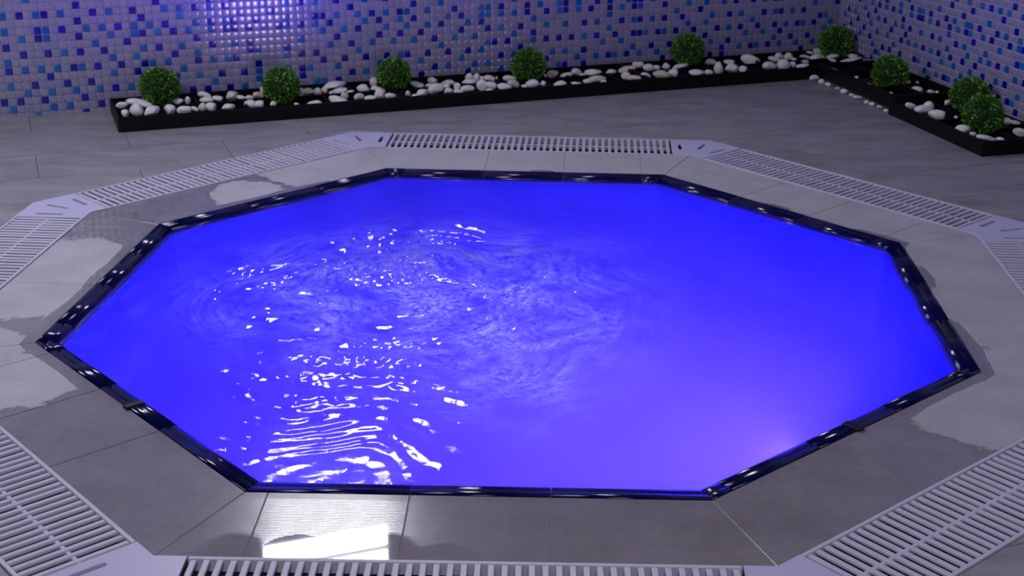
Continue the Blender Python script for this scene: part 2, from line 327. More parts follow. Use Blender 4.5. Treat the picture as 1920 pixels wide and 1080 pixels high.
# ---------------------------------------------------------------- materials
class Mat:
    def __init__(s, name):
        s.m = bpy.data.materials.new(name); s.m.use_nodes = True; s.t = s.m.node_tree; s.b = s.t.nodes['Principled BSDF']
    def n(s, kind, **kw):
        nd = s.t.nodes.new(kind)
        for k, v in kw.items():
            if k.startswith('i_'):
                key = k[2:]; key = int(key) if key.isdigit() else key.replace('_', ' ')
                nd.inputs[key].default_value = v
            else: setattr(nd, k, v)
        return nd
    def l(s, a, b): s.t.links.new(a, b)
    def set(s, **kw):
        for k, v in kw.items():
            k = k.replace('_', ' '); s.b.inputs[k].default_value = (*v, 1) if isinstance(v, tuple) and len(v) == 3 else v
        return s
def simple(name, color, rough, **kw):
    k = Mat(name); k.set(Base_Color=color, Roughness=rough, **kw); return k.m
def ramp(k, fac, stops):
    r = k.n('ShaderNodeValToRGB'); e = r.color_ramp.elements
    while len(e) < len(stops): e.new(0.5)
    for a, (p, c) in zip(e, stops): a.position = p; a.color = (*c, 1)
    k.l(fac, r.inputs[0]); return r.outputs[0]

def stone(name, c0, c1, seed, rough=0.5, scale=5.0):
    k = Mat(name); g = k.n('ShaderNodeNewGeometry'); mp = k.n('ShaderNodeMapping'); mp.inputs['Scale'].default_value = (1, 2.6, 1)
    mp.inputs['Rotation'].default_value = (0, 0, -TH); mp.inputs['Location'].default_value = (seed, seed * 0.7, 0)
    k.l(g.outputs['Position'], mp.inputs[0])
    n1 = k.n('ShaderNodeTexNoise', i_Scale=scale, i_Detail=8.0, i_Roughness=0.62); k.l(mp.outputs[0], n1.inputs['Vector'])
    n2 = k.n('ShaderNodeTexNoise', i_Scale=scale * 9, i_Detail=4.0); k.l(mp.outputs[0], n2.inputs['Vector'])
    mx = k.n('ShaderNodeMath', operation='MULTIPLY_ADD'); k.l(n2.outputs[0], mx.inputs[0]); mx.inputs[1].default_value = 0.3; k.l(n1.outputs[0], mx.inputs[2])
    k.l(ramp(k, mx.outputs[0], [(0.42, c0), (0.62, tuple(0.5 * (a + b) for a, b in zip(c0, c1))), (0.86, c1)]), k.b.inputs['Base Color'])
    k.b.inputs['Roughness'].default_value = rough
    bp = k.n('ShaderNodeBump', i_Strength=0.12, i_Distance=0.002); k.l(n2.outputs[0], bp.inputs['Height']); k.l(bp.outputs[0], k.b.inputs['Normal'])
    return k.m
DECK = [stone('deck_stone', (0.155, 0.148, 0.158), (0.30, 0.29, 0.30), s, 0.48) for s in (0.0, 3.1, 7.7)]

def coping_mat():
    """grey porcelain with fine ribs along each side (UV.y = distance from the pool edge) and wet and dry patches"""
    k = Mat('ribbed_coping'); g = k.n('ShaderNodeNewGeometry'); uv = k.n('ShaderNodeUVMap'); sp = k.n('ShaderNodeSeparateXYZ'); k.l(uv.outputs[0], sp.inputs[0])
    nz = k.n('ShaderNodeTexNoise', i_Scale=9.0, i_Detail=6.0, i_Roughness=0.6); k.l(g.outputs['Position'], nz.inputs['Vector'])
    nf = k.n('ShaderNodeTexNoise', i_Scale=60.0, i_Detail=4.0); k.l(g.outputs['Position'], nf.inputs['Vector'])
    # dry patches: distance to their centres, roughened by noise
    best = None
    for x, y, r in DRY:
        d = k.n('ShaderNodeVectorMath', operation='DISTANCE'); k.l(g.outputs['Position'], d.inputs[0]); d.inputs[1].default_value = (x, y, 0)
        s = k.n('ShaderNodeMath', operation='SUBTRACT'); k.l(d.outputs['Value'], s.inputs[0]); s.inputs[1].default_value = r
        if best is None: best = s.outputs[0]
        else:
            mn = k.n('ShaderNodeMath', operation='MINIMUM'); k.l(best, mn.inputs[0]); k.l(s.outputs[0], mn.inputs[1]); best = mn.outputs[0]
    a = k.n('ShaderNodeMath', operation='MULTIPLY_ADD'); k.l(nz.outputs[0], a.inputs[0]); a.inputs[1].default_value = 0.17; k.l(best, a.inputs[2])
    a2 = k.n('ShaderNodeMath', operation='MULTIPLY_ADD'); k.l(nf.outputs[0], a2.inputs[0]); a2.inputs[1].default_value = 0.02; k.l(a.outputs[0], a2.inputs[2])
    # a wet strip stays along the pool edge
    st = k.n('ShaderNodeMapRange', i_1=0.018, i_2=0.034, i_3=0.12, i_4=0.0); k.l(sp.outputs['Y'], st.inputs[0])
    a3 = k.n('ShaderNodeMath', operation='ADD'); k.l(a2.outputs[0], a3.inputs[0]); k.l(st.outputs[0], a3.inputs[1])
    wet = k.n('ShaderNodeMapRange', i_1=0.086, i_2=0.10); k.l(a3.outputs[0], wet.inputs[0])
    mixn = k.n('ShaderNodeMath', operation='MULTIPLY_ADD'); k.l(nf.outputs[0], mixn.inputs[0]); mixn.inputs[1].default_value = 0.35; k.l(nz.outputs[0], mixn.inputs[2])
    wc = ramp(k, mixn.outputs[0], [(0.45, (0.19, 0.174, 0.168)), (0.9, (0.26, 0.243, 0.238))])
    dc = ramp(k, mixn.outputs[0], [(0.45, (0.36, 0.345, 0.365)), (0.9, (0.48, 0.465, 0.49))])
    mx = k.n('ShaderNodeMix', data_type='RGBA'); k.l(wet.outputs[0], mx.inputs[0]); k.l(dc, mx.inputs[6]); k.l(wc, mx.inputs[7]); 
    w_ = k.n('ShaderNodeMath', operation='MULTIPLY'); k.l(sp.outputs['Y'], w_.inputs[0]); w_.inputs[1].default_value = 2 * math.pi / 0.0052
    sn_ = k.n('ShaderNodeMath', operation='SINE'); k.l(w_.outputs[0], sn_.inputs[0])
    gr = k.n('ShaderNodeMapRange', i_1=-0.9, i_2=0.1, i_3=0.68, i_4=1.06); k.l(sn_.outputs[0], gr.inputs[0])
    ed = k.n('ShaderNodeMapRange', i_1=0.019, i_2=0.023); k.l(sp.outputs['Y'], ed.inputs[0])
    gm = k.n('ShaderNodeMix', data_type='FLOAT'); k.l(ed.outputs[0], gm.inputs[0]); gm.inputs[2].default_value = 0.86; k.l(gr.outputs[0], gm.inputs[3])
    sc_ = k.n('ShaderNodeVectorMath', operation='SCALE'); k.l(mx.outputs[2], sc_.inputs[0]); k.l(gm.outputs[0], sc_.inputs['Scale']); k.l(sc_.outputs[0], k.b.inputs['Base Color'])
    # how thick the film of water is: puddled places hide the ribs
    pd = k.n('ShaderNodeTexNoise', i_Scale=4.5, i_Detail=3.0); k.l(g.outputs['Position'], pd.inputs['Vector'])
    pud = k.n('ShaderNodeMapRange', i_1=0.46, i_2=0.56); k.l(pd.outputs[0], pud.inputs[0])
    pw = None
    for x, y, r in PUDDLE:
        d = k.n('ShaderNodeVectorMath', operation='DISTANCE'); k.l(g.outputs['Position'], d.inputs[0]); d.inputs[1].default_value = (x, y, 0)
        s = k.n('ShaderNodeMapRange', i_1=r, i_2=r + 0.02, i_3=1.0, i_4=0.0); k.l(d.outputs['Value'], s.inputs[0])
        if pw is None: pw = s.outputs[0]
        else:
            q = k.n('ShaderNodeMath', operation='MAXIMUM'); k.l(pw, q.inputs[0]); k.l(s.outputs[0], q.inputs[1]); pw = q.outputs[0]
    rr = k.n('ShaderNodeMapRange', i_3=0.50, i_4=0.17); k.l(wet.outputs[0], rr.inputs[0])
    r3 = k.n('ShaderNodeMix', data_type='FLOAT'); k.l(pw, r3.inputs[0]); k.l(rr.outputs[0], r3.inputs[2]); r3.inputs[3].default_value = 0.015
    k.l(r3.outputs[0], k.b.inputs['Roughness'])
    w = k.n('ShaderNodeMath', operation='MULTIPLY'); k.l(sp.outputs['Y'], w.inputs[0]); w.inputs[1].default_value = 2 * math.pi / 0.0052
    sn = k.n('ShaderNodeMath', operation='SINE'); k.l(w.outputs[0], sn.inputs[0])
    on = k.n('ShaderNodeMapRange', i_1=0.021, i_2=0.024); k.l(sp.outputs['Y'], on.inputs[0])
    sm = k.n('ShaderNodeMath', operation='MULTIPLY'); k.l(sn.outputs[0], sm.inputs[0]); k.l(on.outputs[0], sm.inputs[1])
    ip = k.n('ShaderNodeMath', operation='SUBTRACT', i_0=1.0); k.l(pw, ip.inputs[1])
    s2 = k.n('ShaderNodeMath', operation='MULTIPLY'); k.l(sm.outputs[0], s2.inputs[0]); k.l(ip.outputs[0], s2.inputs[1])
    s3 = k.n('ShaderNodeMath', operation='MULTIPLY_ADD'); k.l(nf.outputs[0], s3.inputs[0]); s3.inputs[1].default_value = 0.12; k.l(s2.outputs[0], s3.inputs[2])
    bp = k.n('ShaderNodeBump', i_Strength=1.0, i_Distance=0.00005); k.l(s3.outputs[0], bp.inputs['Height']); k.l(bp.outputs[0], k.b.inputs['Normal'])
    k.b.inputs['Coat Weight'].default_value = 0.0
    cw = k.n('ShaderNodeMath', operation='MULTIPLY'); k.l(wet.outputs[0], cw.inputs[0]); cw.inputs[1].default_value = 0.9; k.l(cw.outputs[0], k.b.inputs['Coat Weight'])
    k.b.inputs['Coat Roughness'].default_value = 0.03
    return k.m
DRY = [(-1.11, -0.12, 0.17), (-1.12, 0.10, 0.17), (-0.98, -0.60, 0.14), (-1.15, -0.45, 0.14), (-1.02, -0.78, 0.05), (0.97, -0.60, 0.17), (1.14, -0.42, 0.18), (1.10, -0.05, 0.26), (1.12, 0.3, 0.26),
       (0.95, 0.70, 0.32), (0.68, 0.95, 0.34), (0.3, 1.12, 0.36), (-0.2, 1.12, 0.36), (-0.55, 1.0, 0.27), (-0.80, 0.72, 0.12)]
PUDDLE = [(-0.38, -1.205, 0.045), (-0.28, -1.21, 0.065), (-0.17, -1.205, 0.075), (-0.05, -1.22, 0.05)]

COPING = coping_mat()
GROUT = simple('pale_grout', (0.20, 0.195, 0.20), 0.8)
SEAL = simple('grey_sealant', (0.20, 0.20, 0.20), 0.45)
_k = Mat('navy_glaze').set(Base_Color=(0.002, 0.003, 0.040), Roughness=0.05, Specular_IOR_Level=0.30)
_n = _k.n('ShaderNodeTexNoise', i_Scale=70.0, i_Detail=4.0, i_Distortion=2.0); _b = _k.n('ShaderNodeBump', i_Strength=0.13, i_Distance=0.0010)
_k.l(_n.outputs[0], _b.inputs['Height']); _k.l(_b.outputs[0], _k.b.inputs['Normal']); NAVY = _k.m
PLASTIC = Mat('white_grate_plastic')
PLASTIC.set(Base_Color=(0.50, 0.48, 0.58), Roughness=0.42)
_n = PLASTIC.n('ShaderNodeTexNoise', i_Scale=260.0, i_Detail=3.0); _b = PLASTIC.n('ShaderNodeBump', i_Strength=0.25, i_Distance=0.0008)
PLASTIC.l(_n.outputs[0], _b.inputs['Height']); PLASTIC.l(_b.outputs[0], PLASTIC.b.inputs['Normal']); PLASTIC = PLASTIC.m
PLATE = simple('smooth_grate_plastic', (0.47, 0.46, 0.62), 0.38)
GUTTER = simple('dark_gutter', (0.012, 0.011, 0.018), 0.6)
BLACKPL = simple('black_planter_plastic', (0.004, 0.004, 0.006), 0.45, Specular_IOR_Level=0.15)
SOIL = simple('black_planter_base', (0.004, 0.004, 0.005), 0.9)
def tile_mat(name, c, rough=0.13):
    return simple(name, c, rough, Specular_IOR_Level=0.5)
WHITE_T = [tile_mat('pale_glass_%s' % s, c) for s, c in (('warm', (0.25, 0.238, 0.345)), ('plain', (0.23, 0.222, 0.35)), ('cool', (0.205, 0.208, 0.355)))]
DARK_T = [tile_mat('deep_blue_glass', (0.0012, 0.002, 0.24)), tile_mat('deep_blue_glass_light', (0.002, 0.005, 0.32))]
MID_T = [tile_mat('azure_glass', (0.004, 0.085, 0.36)), tile_mat('azure_glass_pale', (0.016, 0.12, 0.36))]
WALLGROUT = simple('white_wall_grout', (0.35, 0.34, 0.47), 0.85)
TILE_MATS = WHITE_T + DARK_T + MID_T

# ---------------------------------------------------------------- room shell
def frame_matrix(origin, t, n):
    """local x along the wall, local y out of the room, local z up"""
    return Matrix(((t.x, n.x, 0, origin.x), (t.y, n.y, 0, origin.y), (0, 0, 1, 0), (0, 0, 0, 1)))
BACK = frame_matrix(CORNER, T1, N1)
# the right wall's frame is left handed with this pair, so its x runs back towards the corner
RIGHT = frame_matrix(CORNER, T2, N2)
H_ROOM = 2.70
def shell(name, mat, M4, x0, x1, y0, y1, z0, z1, holes=None):
    V = box_verts(x0, x1, y0, y1, z0, z1); m = mesh(name, [M4 @ v for v in V], BOXF, mat)
    o = obj(name, m, kind='structure'); return o
WIN_S0, WIN_S1, WIN_Z0, WIN_Z1 = -2.600, -2.045, 1.877, 2.50
# back wall with an opening for the lit window
def wall_with_hole():
    V = []; Fc = []
    for a, b, c, d in ((-5.2, WIN_S0, -0.12, H_ROOM), (WIN_S1, 0.0, -0.12, H_ROOM), (WIN_S0, WIN_S1, -0.12, WIN_Z0), (WIN_S0, WIN_S1, WIN_Z1, H_ROOM)):
        base = len(V); V += [BACK @ v for v in box_verts(a, b, 0, 0.12, c, d)]; Fc += [tuple(base + i for i in f) for f in BOXF]
    return mesh('wall_back', V, Fc, WALLGROUT)
wall_back = obj('wall_back', wall_with_hole(), kind='structure')
wall_right = shell('wall_right', WALLGROUT, RIGHT, 0.0, 5.5, 0, 0.12, -0.12, H_ROOM)
floor = empty('floor', kind='structure')
ceil_m = simple('ceiling_paint', (0.10, 0.10, 0.12), 0.8)
ceiling = obj('ceiling', mesh('ceiling', box_verts(-4.6, 4.0, -3.9, 5.0, H_ROOM, H_ROOM + 0.1), BOXF, ceil_m), kind='structure')

# mosaic tiles: pillowed glass chips
def chip(h=0.0122, e=0.0028, c=0.0036, i=0.0016):
    k = h - i
    V = [(-h, 0, -h), (h, 0, -h), (h, 0, h), (-h, 0, h), (-k, -e, -k), (k, -e, -k), (k, -e, k), (-k, -e, k)] + [(-k, -e, -k), (k, -e, -k), (k, -e, k), (-k, -e, k), (0, -c, 0)]
    Fc = [(0, 1, 5, 4), (1, 2, 6, 5), (2, 3, 7, 6), (3, 0, 4, 7), (8, 9, 12), (9, 10, 12), (10, 11, 12), (11, 8, 12)]
    return V, Fc
CV, CF = chip()
def chip_meshes(M4, tag):
    R = M4.to_3x3(); flip = R.determinant() < 0; out = []
    for mt in TILE_MATS:
        out.append(mesh('mosaic_chip', [R @ Vector(v) for v in CV], [tuple(reversed(f)) if flip else f for f in CF], mt, smooth=True))
    return out
def pick(ch):
    if ch == 'D': return 3 + (random.random() < 0.35)
    if ch == 'M': return 5 + (random.random() < 0.3)
    return random.choice((0, 1, 1, 2))
def clad(wall, M4, rows, i_range, known, phase, z0, hole=None):
    table = {}
    for j, deep, azure in rows:
        for i in deep: table[(i, j)] = 'D'
        for i in azure: table[(i, j)] = 'M'
    ms = chip_meshes(M4, wall.name); cells = []
    jtop = int((H_ROOM - 0.02 - z0) / (PT * PV))
    for j in range(-jtop, 1):
        for i in range(*i_range):
            x = (i - phase) * PT; z = z0 - j * PT * PV
            if hole and hole[0] - 0.03 < x < hole[1] + 0.03 and hole[2] - 0.03 < z < hole[3] + 0.03: continue
            if known[0] <= i <= known[1] and known[2] <= j: ch = table.get((i, j), '.')
            else: ch = random.choice(('D', 'M')) if random.random() < 0.17 else '.'
            cells.append((x, z, pick(ch)))
    camp = Vector((CX, CY, CZ)); W2 = []
    for x, z, k in cells:
        p = M4 @ Vector((x, 0, z)); d = p - camp; zc = d.dot(fw); u = d.dot(r2) / zc * F; v = d.dot(u2) / zc * F
        seen = abs(u) < 960 and abs(v) < 545 and z > 0.02
        W2.append((0 if seen else 1, zc, x, z, k))
    W2.sort()
    R = M4.to_3x3(); flip = R.determinant() < 0
    cvn = np.array([R @ Vector(v) for v in CV]); nf = len(CF)
    for s, zc, x, z, k in W2[:300]:
        o = obj('tile', ms[k], wall); o.location = M4 @ Vector((x, 0, z))
    rest = W2[300:]; n = len(rest)
    pos = np.array([M4 @ Vector((x, 0, z)) for _, _, x, z, _ in rest])
    V = (pos[:, None, :] + cvn[None]).reshape(-1, 3)
    Fc = []; mi = []
    fl = [tuple(reversed(f)) if flip else f for f in CF]
    for q in range(n):
        b = q * len(CV)
        for f in fl: Fc.append(tuple(b + a for a in f))
        mi += [rest[q][4]] * nf
    m = bpy.data.meshes.new('mosaic_field'); m.from_pydata(V.tolist(), [], Fc)
    for t in TILE_MATS: m.materials.append(t)
    m.polygons.foreach_set('material_index', mi); m.polygons.foreach_set('use_smooth', [True] * len(m.polygons)); m.update()
    obj('mosaic_field', m, wall, kind='stuff')
clad(wall_back, BACK, ROWS_BACK, (-45, 119), (-6, 119, -15), PHB, ZB, (WIN_S0, WIN_S1, WIN_Z0, WIN_Z1))
clad(wall_right, RIGHT, ROWS_RIGHT, (-1, 110), (-1, 46, -16), PHR, ZR)

# high window in the back wall (what the wet coping and the ripples mirror)
FRAME = simple('white_window_frame', (0.6, 0.6, 0.62), 0.4)
k = Mat('bright_window_pane'); k.set(Base_Color=(0.8, 0.8, 0.8), Roughness=0.2, Emission_Color=(0.93, 0.93, 1.0), Emission_Strength=WINDOW_STRENGTH); PANE = k.m
win = empty('window_1', BACK @ Vector(((WIN_S0 + WIN_S1) / 2, 0, WIN_Z0)), kind='structure')
def local_box(name, M4, parent, mat, a, b, c, d, e, f, bev=0.002):
    V, Fc = bevel_box(a, b, c, d, e, f, bev); off = parent.location if parent else Vector()
    return obj(name, mesh(name, [M4 @ v - off for v in V], Fc, mat), parent)
for a, b, c, d in ((WIN_S0, WIN_S1, WIN_Z0 - 0.0, WIN_Z0 + 0.012), (WIN_S0, WIN_S1, WIN_Z1 - 0.02, WIN_Z1), (WIN_S0, WIN_S0 + 0.012, WIN_Z0, WIN_Z1), (WIN_S1 - 0.012, WIN_S1, WIN_Z0, WIN_Z1), (WIN_S0, WIN_S1, WIN_Z0 + 0.105, WIN_Z0 + 0.130)):
    local_box('window_frame', BACK, win, FRAME, a, b, -0.006, 0.03, c, d, 0.001)
local_box('pane', BACK, win, PANE, WIN_S0 + 0.005, WIN_S1 - 0.005, 0.008, 0.02, WIN_Z0 + 0.005, WIN_Z1 - 0.005, 0.001)

# floor tiles, cut around the pool; joints recessed over a darker bed
OCT_CCW = [O[k] for k in range(7, -1, -1)]
def cut_out(P):
    parts = []; cur = P
    for k in range(8):
        a, b = OCT_CCW[k], OCT_CCW[(k + 1) % 8]
        outp = clip(cur, a, b, False)
        if len(outp) > 2 and abs(area(outp)) > 1e-5: parts.append(outp)
        cur = clip(cur, a, b, True)
        if len(cur) < 3: break
    return parts
BED = simple('floor_joint', (0.12, 0.115, 0.125), 0.9)
big = [Vector((-4.4, -3.8)), Vector((3.8, -3.8)), Vector((3.8, 4.8)), Vector((-4.4, 4.8))]
def inside_room(P):
    c = Vector((CORNER.x, CORNER.y))
    P = clip(P, c, c + Vector((T1.x, T1.y)), False)
    if len(P) > 2: P = clip(P, c, c + Vector((T2.x, T2.y)), False)
    return P
V = []; Fc = []
for P in cut_out(inside_room(big)):
    v, f = prism(P, -0.10, -0.0025); b = len(V); V += v; Fc += [tuple(b + i for i in q) for q in f]
obj('floor_bed', mesh('floor_bed', V, Fc, BED), floor)
NL = [0.02, -0.243, -0.545, -0.810, -1.068, -1.335, -1.603, -1.87, -2.14, -2.41, -2.68, -2.95, -3.22, -3.49, -3.76, -4.03, -4.3, -4.57, -4.84, -5.11, -5.4, -5.7, -6.0]
TL = 0.585; GAP = 0.0012
for r_, (nb, na) in enumerate(zip(NL[:-1], NL[1:])):
    off = -3.305 if r_ % 2 == 0 else -3.305 + TL / 2 
    for q in range(-4, 13):
        s0 = off + q * TL; s1 = s0 + TL
        P = [Vector((CORNER.x, CORNER.y)) + Vector((T1.x, T1.y)) * s + Vector((N1.x, N1.y)) * n for s, n in ((s0 + GAP, na + GAP), (s1 - GAP, na + GAP), (s1 - GAP, nb - GAP), (s0 + GAP, nb - GAP))]
        P = clip(clip(clip(clip(P, big[0], big[1]), big[1], big[2]), big[2], big[3]), big[3], big[0])
        if len(P) < 3: continue
        P = inside_room(P)
        if len(P) < 3: continue
        V = []; Fc = []
        for Q in cut_out(P):
            if area(Q) < 0: Q = Q[::-1]
            v, f = prism(Q, -0.012, 0.0); b = len(V); V += v; Fc += [tuple(b + i for i in ff) for ff in f]
        if V: obj('tile', mesh('floor_tile', V, Fc, random.choice(DECK)), floor)

# ---------------------------------------------------------------- pool
pool = empty('octagonal_pool', (0, 0, 0), label='sunken octagonal hot tub with grey ribbed stone coping and glossy navy rim tiles', cat='pool')
ICCW = [I[k] for k in range(7, -1, -1)]
def ring_cw(w):
    """the inner ring moved towards the water by w, clockwise order kept"""
    Q = inset(ICCW, w); return [Q[7 - k] for k in range(8)]
R_SEAL = ring_cw(0.0); R_TILE = ring_cw(0.0); R_WALL = ring_cw(0.046)
# coping pieces
JOINTS = {0: (0.064, 0.304, 0.547, 0.787), 1: (0.05, 0.292, 0.533, 0.775), 2: (0.055, 0.295, 0.535, 0.775), 3: (0.061, 0.297, 0.535, 0.777),
          4: (0.034, 0.274, 0.515, 0.758), 5: (0.055, 0.303, 0.545, 0.78), 6: (0.105, 0.348, 0.577, 0.775), 7: (0.04, 0.278, 0.521, 0.75)}
def quad_strip(A0, A1, B0, B1, cuts, gap):
    """pieces of the trapezoid between inner edge A0-A1 and outer edge B0-B1, cut square to the inner edge"""
    d = (A1 - A0).normalized(); out = []; nn = Vector((-d.y, d.x))
    # clockwise ring: outward normal is to the left
    L = (A1 - A0).length; edges = [None] + list(cuts) + [None]
    for a, b in zip(edges[:-1], edges[1:]):
        P = [A0, A1, B1, B0]
        if area(P) < 0: P = P[::-1]
        P = inset(P, gap / 2)
        if a is not None: q = A0 + d * (a + gap / 2); P = clip(P, q, q + nn, False)
        if b is not None: q = A0 + d * (b - gap / 2); P = clip(P, q, q + nn, True)
        if len(P) > 2 and abs(area(P)) > 1e-5: out.append((P, d, nn))
    return out
MIN_ = []
for k in range(8):
    A0, A1 = R_SEAL[k], R_SEAL[(k + 1) % 8]; B0, B1 = M[k], M[(k + 1) % 8]
    cuts = [c for c in JOINTS[k] if 0.12 < c < (A1 - A0).length - 0.03]
    for P, d, nn in quad_strip(A0, A1, B0, B1, cuts, 0.0016):
        V, Fc = prism(P, -0.030, 0.0, 0.0009)
        uv = [((Vector(v[:2]) - A0).dot(d) + k, (Vector(v[:2]) - A0).dot(nn)) for v in V]
        o = obj('coping_tile', mesh('coping_tile', V, Fc, COPING, uv=uv), pool)
def ring_prism(name, inner, outer, z0, z1, mat, parent):
    V = [(p.x, p.y, z) for z in (z0, z1) for r in (inner, outer) for p in r]; n = 8; Fc = []
    for k in range(8):
        a, b = k, (k + 1) % 8
        Fc += [(16 + a, 16 + b, 24 + b, 24 + a), (a, 8 + a, 8 + b, b), (a, b, 16 + b, 16 + a), (8 + a, 24 + a, 24 + b, 8 + b)]
    m = mesh(name, V, Fc, mat); bm = bmesh.new(); bm.from_mesh(m); bmesh.ops.recalc_face_normals(bm, faces=bm.faces); bm.to_mesh(m); bm.free()
    return obj(name, m, parent)
ring_prism('grout_bed', ring_cw(0.002), [m.copy() for m in M], -0.12, -0.0012, GROUT, pool)
# glossy navy rim tiles: bull-nosed, dipping under the water
PROF = [(0.000, -0.0005), (0.002, 0.0022), (0.007, 0.0034), (0.014, 0.0030), (0.019, 0.0012), (0.0225, 0.0008), (0.027, 0.0016), (0.033, 0.0010), (0.039, -0.0025), (0.0440, -0.0085), (0.0470, -0.018), (0.048, -0.034), (0.001, -0.034)]
def rim_piece(k, a, b):
    """sweep of PROF from distance a to b along side k; None means mitred at the corner"""
    A0, A1 = I[k], I[(k + 1) % 8]; d = (A1 - A0).normalized(); inn = Vector((d.y, -d.x))
    V = []
    for pos, first in ((a, True), (b, False)):
        for v, z in PROF:
            if pos is None:
                Q = ring_cw(v) if v else I; p = Q[k] if first else Q[(k + 1) % 8]
                p = p + d * (0.0008 if first else -0.0008)
            else: p = A0 + d * (pos + (0.0009 if first else -0.0009)) + inn * v
            V.append((p.x, p.y, z))
    n = len(PROF); Fc = [(j, (j + 1) % n, n + (j + 1) % n, n + j) for j in range(n)] + [tuple(reversed(range(n))), tuple(range(n, 2 * n))]
    m = mesh('rim_tile', V, Fc, NAVY, smooth=False)
    bm = bmesh.new(); bm.from_mesh(m); bmesh.ops.recalc_face_normals(bm, faces=bm.faces)
    for f in bm.faces: f.smooth = len(f.verts) == 4 and f.calc_center_median().z > -0.03
    bm.to_mesh(m); bm.free(); return m
for k in range(8):
    L = (I[(k + 1) % 8] - I[k]).length; cuts = [None] + [c for c in JOINTS[k] if 0.05 < c < L - 0.05 and c > 0.055] + [None]
    for a, b in zip(cuts[:-1], cuts[1:]): obj('rim_tile', rim_piece(k, a, b), pool)
Q1, Q2 = ring_cw(0.0385), ring_cw(0.0005)
ring_prism('rim_joint', Q1, Q2, -0.06, -0.0042, GROUT, pool)
# two dark gaps in the rim, stood in for by black blocks
GAP_FILL = simple('black_gap_fill', (0.004, 0.004, 0.006), 0.3)
for k, s in ((5, 0.430), (3, 0.417)):
    A0, A1 = I[k], I[(k + 1) % 8]; d = (A1 - A0).normalized(); inn = Vector((d.y, -d.x))
    V, Fc = bevel_box(-0.0085, 0.0085, -0.006, 0.034, -0.02, 0.0055, 0.0015)
    V = [Vector(((A0 + d * (s + v.x) + inn * v.y).x, (A0 + d * (s + v.x) + inn * v.y).y, v.z)) for v in V]
    m = mesh('rim_gap_block', V, Fc, GAP_FILL); bm = bmesh.new(); bm.from_mesh(m); bmesh.ops.recalc_face_normals(bm, faces=bm.faces); bm.to_mesh(m); bm.free()
    o = obj('rim_gap_block', m, pool); o['label'] = 'dark gap in the navy rim, built as a black block'
# basin
BASIN = Mat('basin_mosaic'); _g = BASIN.n('ShaderNodeNewGeometry'); _v = BASIN.n('ShaderNodeTexNoise', i_Scale=3.0, i_Detail=5.0)
BASIN.l(_g.outputs['Position'], _v.inputs['Vector'])
BASIN.l(ramp(BASIN, _v.outputs[0], [(0.3, (0.006, 0.006, 0.66)), (0.7, (0.014, 0.014, 0.92))]), BASIN.b.inputs['Base Color']); BASIN.b.inputs['Roughness'].default_value = 0.8; BASIN.b.inputs['Specular IOR Level'].default_value = 0.0
DEPTH = -0.62
QW = ring_cw(0.0478); QO = ring_cw(-0.05)
V = [(p.x, p.y, -0.03) for p in QW] + [(p.x, p.y, DEPTH) for p in QW] + [(p.x, p.y, DEPTH - 0.05) for p in QO] + [(p.x, p.y, -0.06) for p in QO]
Fc = [(k, 8 + k, 8 + (k + 1) % 8, (k + 1) % 8) for k in range(8)] + [tuple(range(8, 16))[::-1]] + [(16 + k, 24 + k, 24 + (k + 1) % 8, 16 + (k + 1) % 8) for k in range(8)] + [tuple(range(16, 24))]
m = mesh('basin', V, Fc, BASIN.m); obj('basin', m, pool)
# lamp on the basin wall
def disc_part(name, c, axis, r, t, mat, parent, seg=28):
    ax = axis.normalized(); u = ax.orthogonal().normalized(); w = ax.cross(u); V = []; Fc = []
    for z, rr in ((0, r), (t * 0.6, r), (t, r * 0.86)):
        V += [c + ax * z + (u * math.cos(2 * math.pi * i / seg) + w * math.sin(2 * math.pi * i / seg)) * rr for i in range(seg)]
    for q in range(2): Fc += [(q * seg + i, q * seg + (i + 1) % seg, (q + 1) * seg + (i + 1) % seg, (q + 1) * seg + i) for i in range(seg)]
    Fc += [tuple(range(2 * seg, 3 * seg)), tuple(reversed(range(seg)))]
    return obj(name, mesh(name, V, Fc, mat), parent)
lc = SE_MID + Vector((0, 0, -0.20))
d_ = (I[4] - I[3]).normalized(); inn_ = Vector((d_.y, -d_.x, 0)); lc2 = Vector((I[3].x, I[3].y, -0.20)) + Vector((d_.x, d_.y, 0)) * 0.50 + inn_ * 0.048
disc_part('underwater_lamp', lc2, inn_, 0.075, 0.02, simple('lamp_bezel', (0.5, 0.5, 0.52), 0.3), pool)
LENS = Mat('lamp_lens'); LENS.set(Base_Color=(0.6, 0.6, 0.8), Emission_Color=(0.15, 0.09, 1.0), Emission_Strength=6.0)
disc_part('lamp_lens', lc2 + inn_ * 0.0205, inn_, 0.058, 0.006, LENS.m, pool)
# gutter under the grates
Mi = [m.copy() for m in M]; gutter_in = Mi; gutter_out = [o.copy() for o in O]
V = []; Fc = []
for r, z in ((gutter_in, -0.002), (gutter_in, -0.085), (gutter_out, -0.085), (gutter_out, -0.002)): V += [(p.x, p.y, z) for p in r]
for q in range(3): Fc += [(q * 8 + k, q * 8 + (k + 1) % 8, (q + 1) * 8 + (k + 1) % 8, (q + 1) * 8 + k) for k in range(8)]
obj('gutter', mesh('gutter', V, Fc, GUTTER), pool)

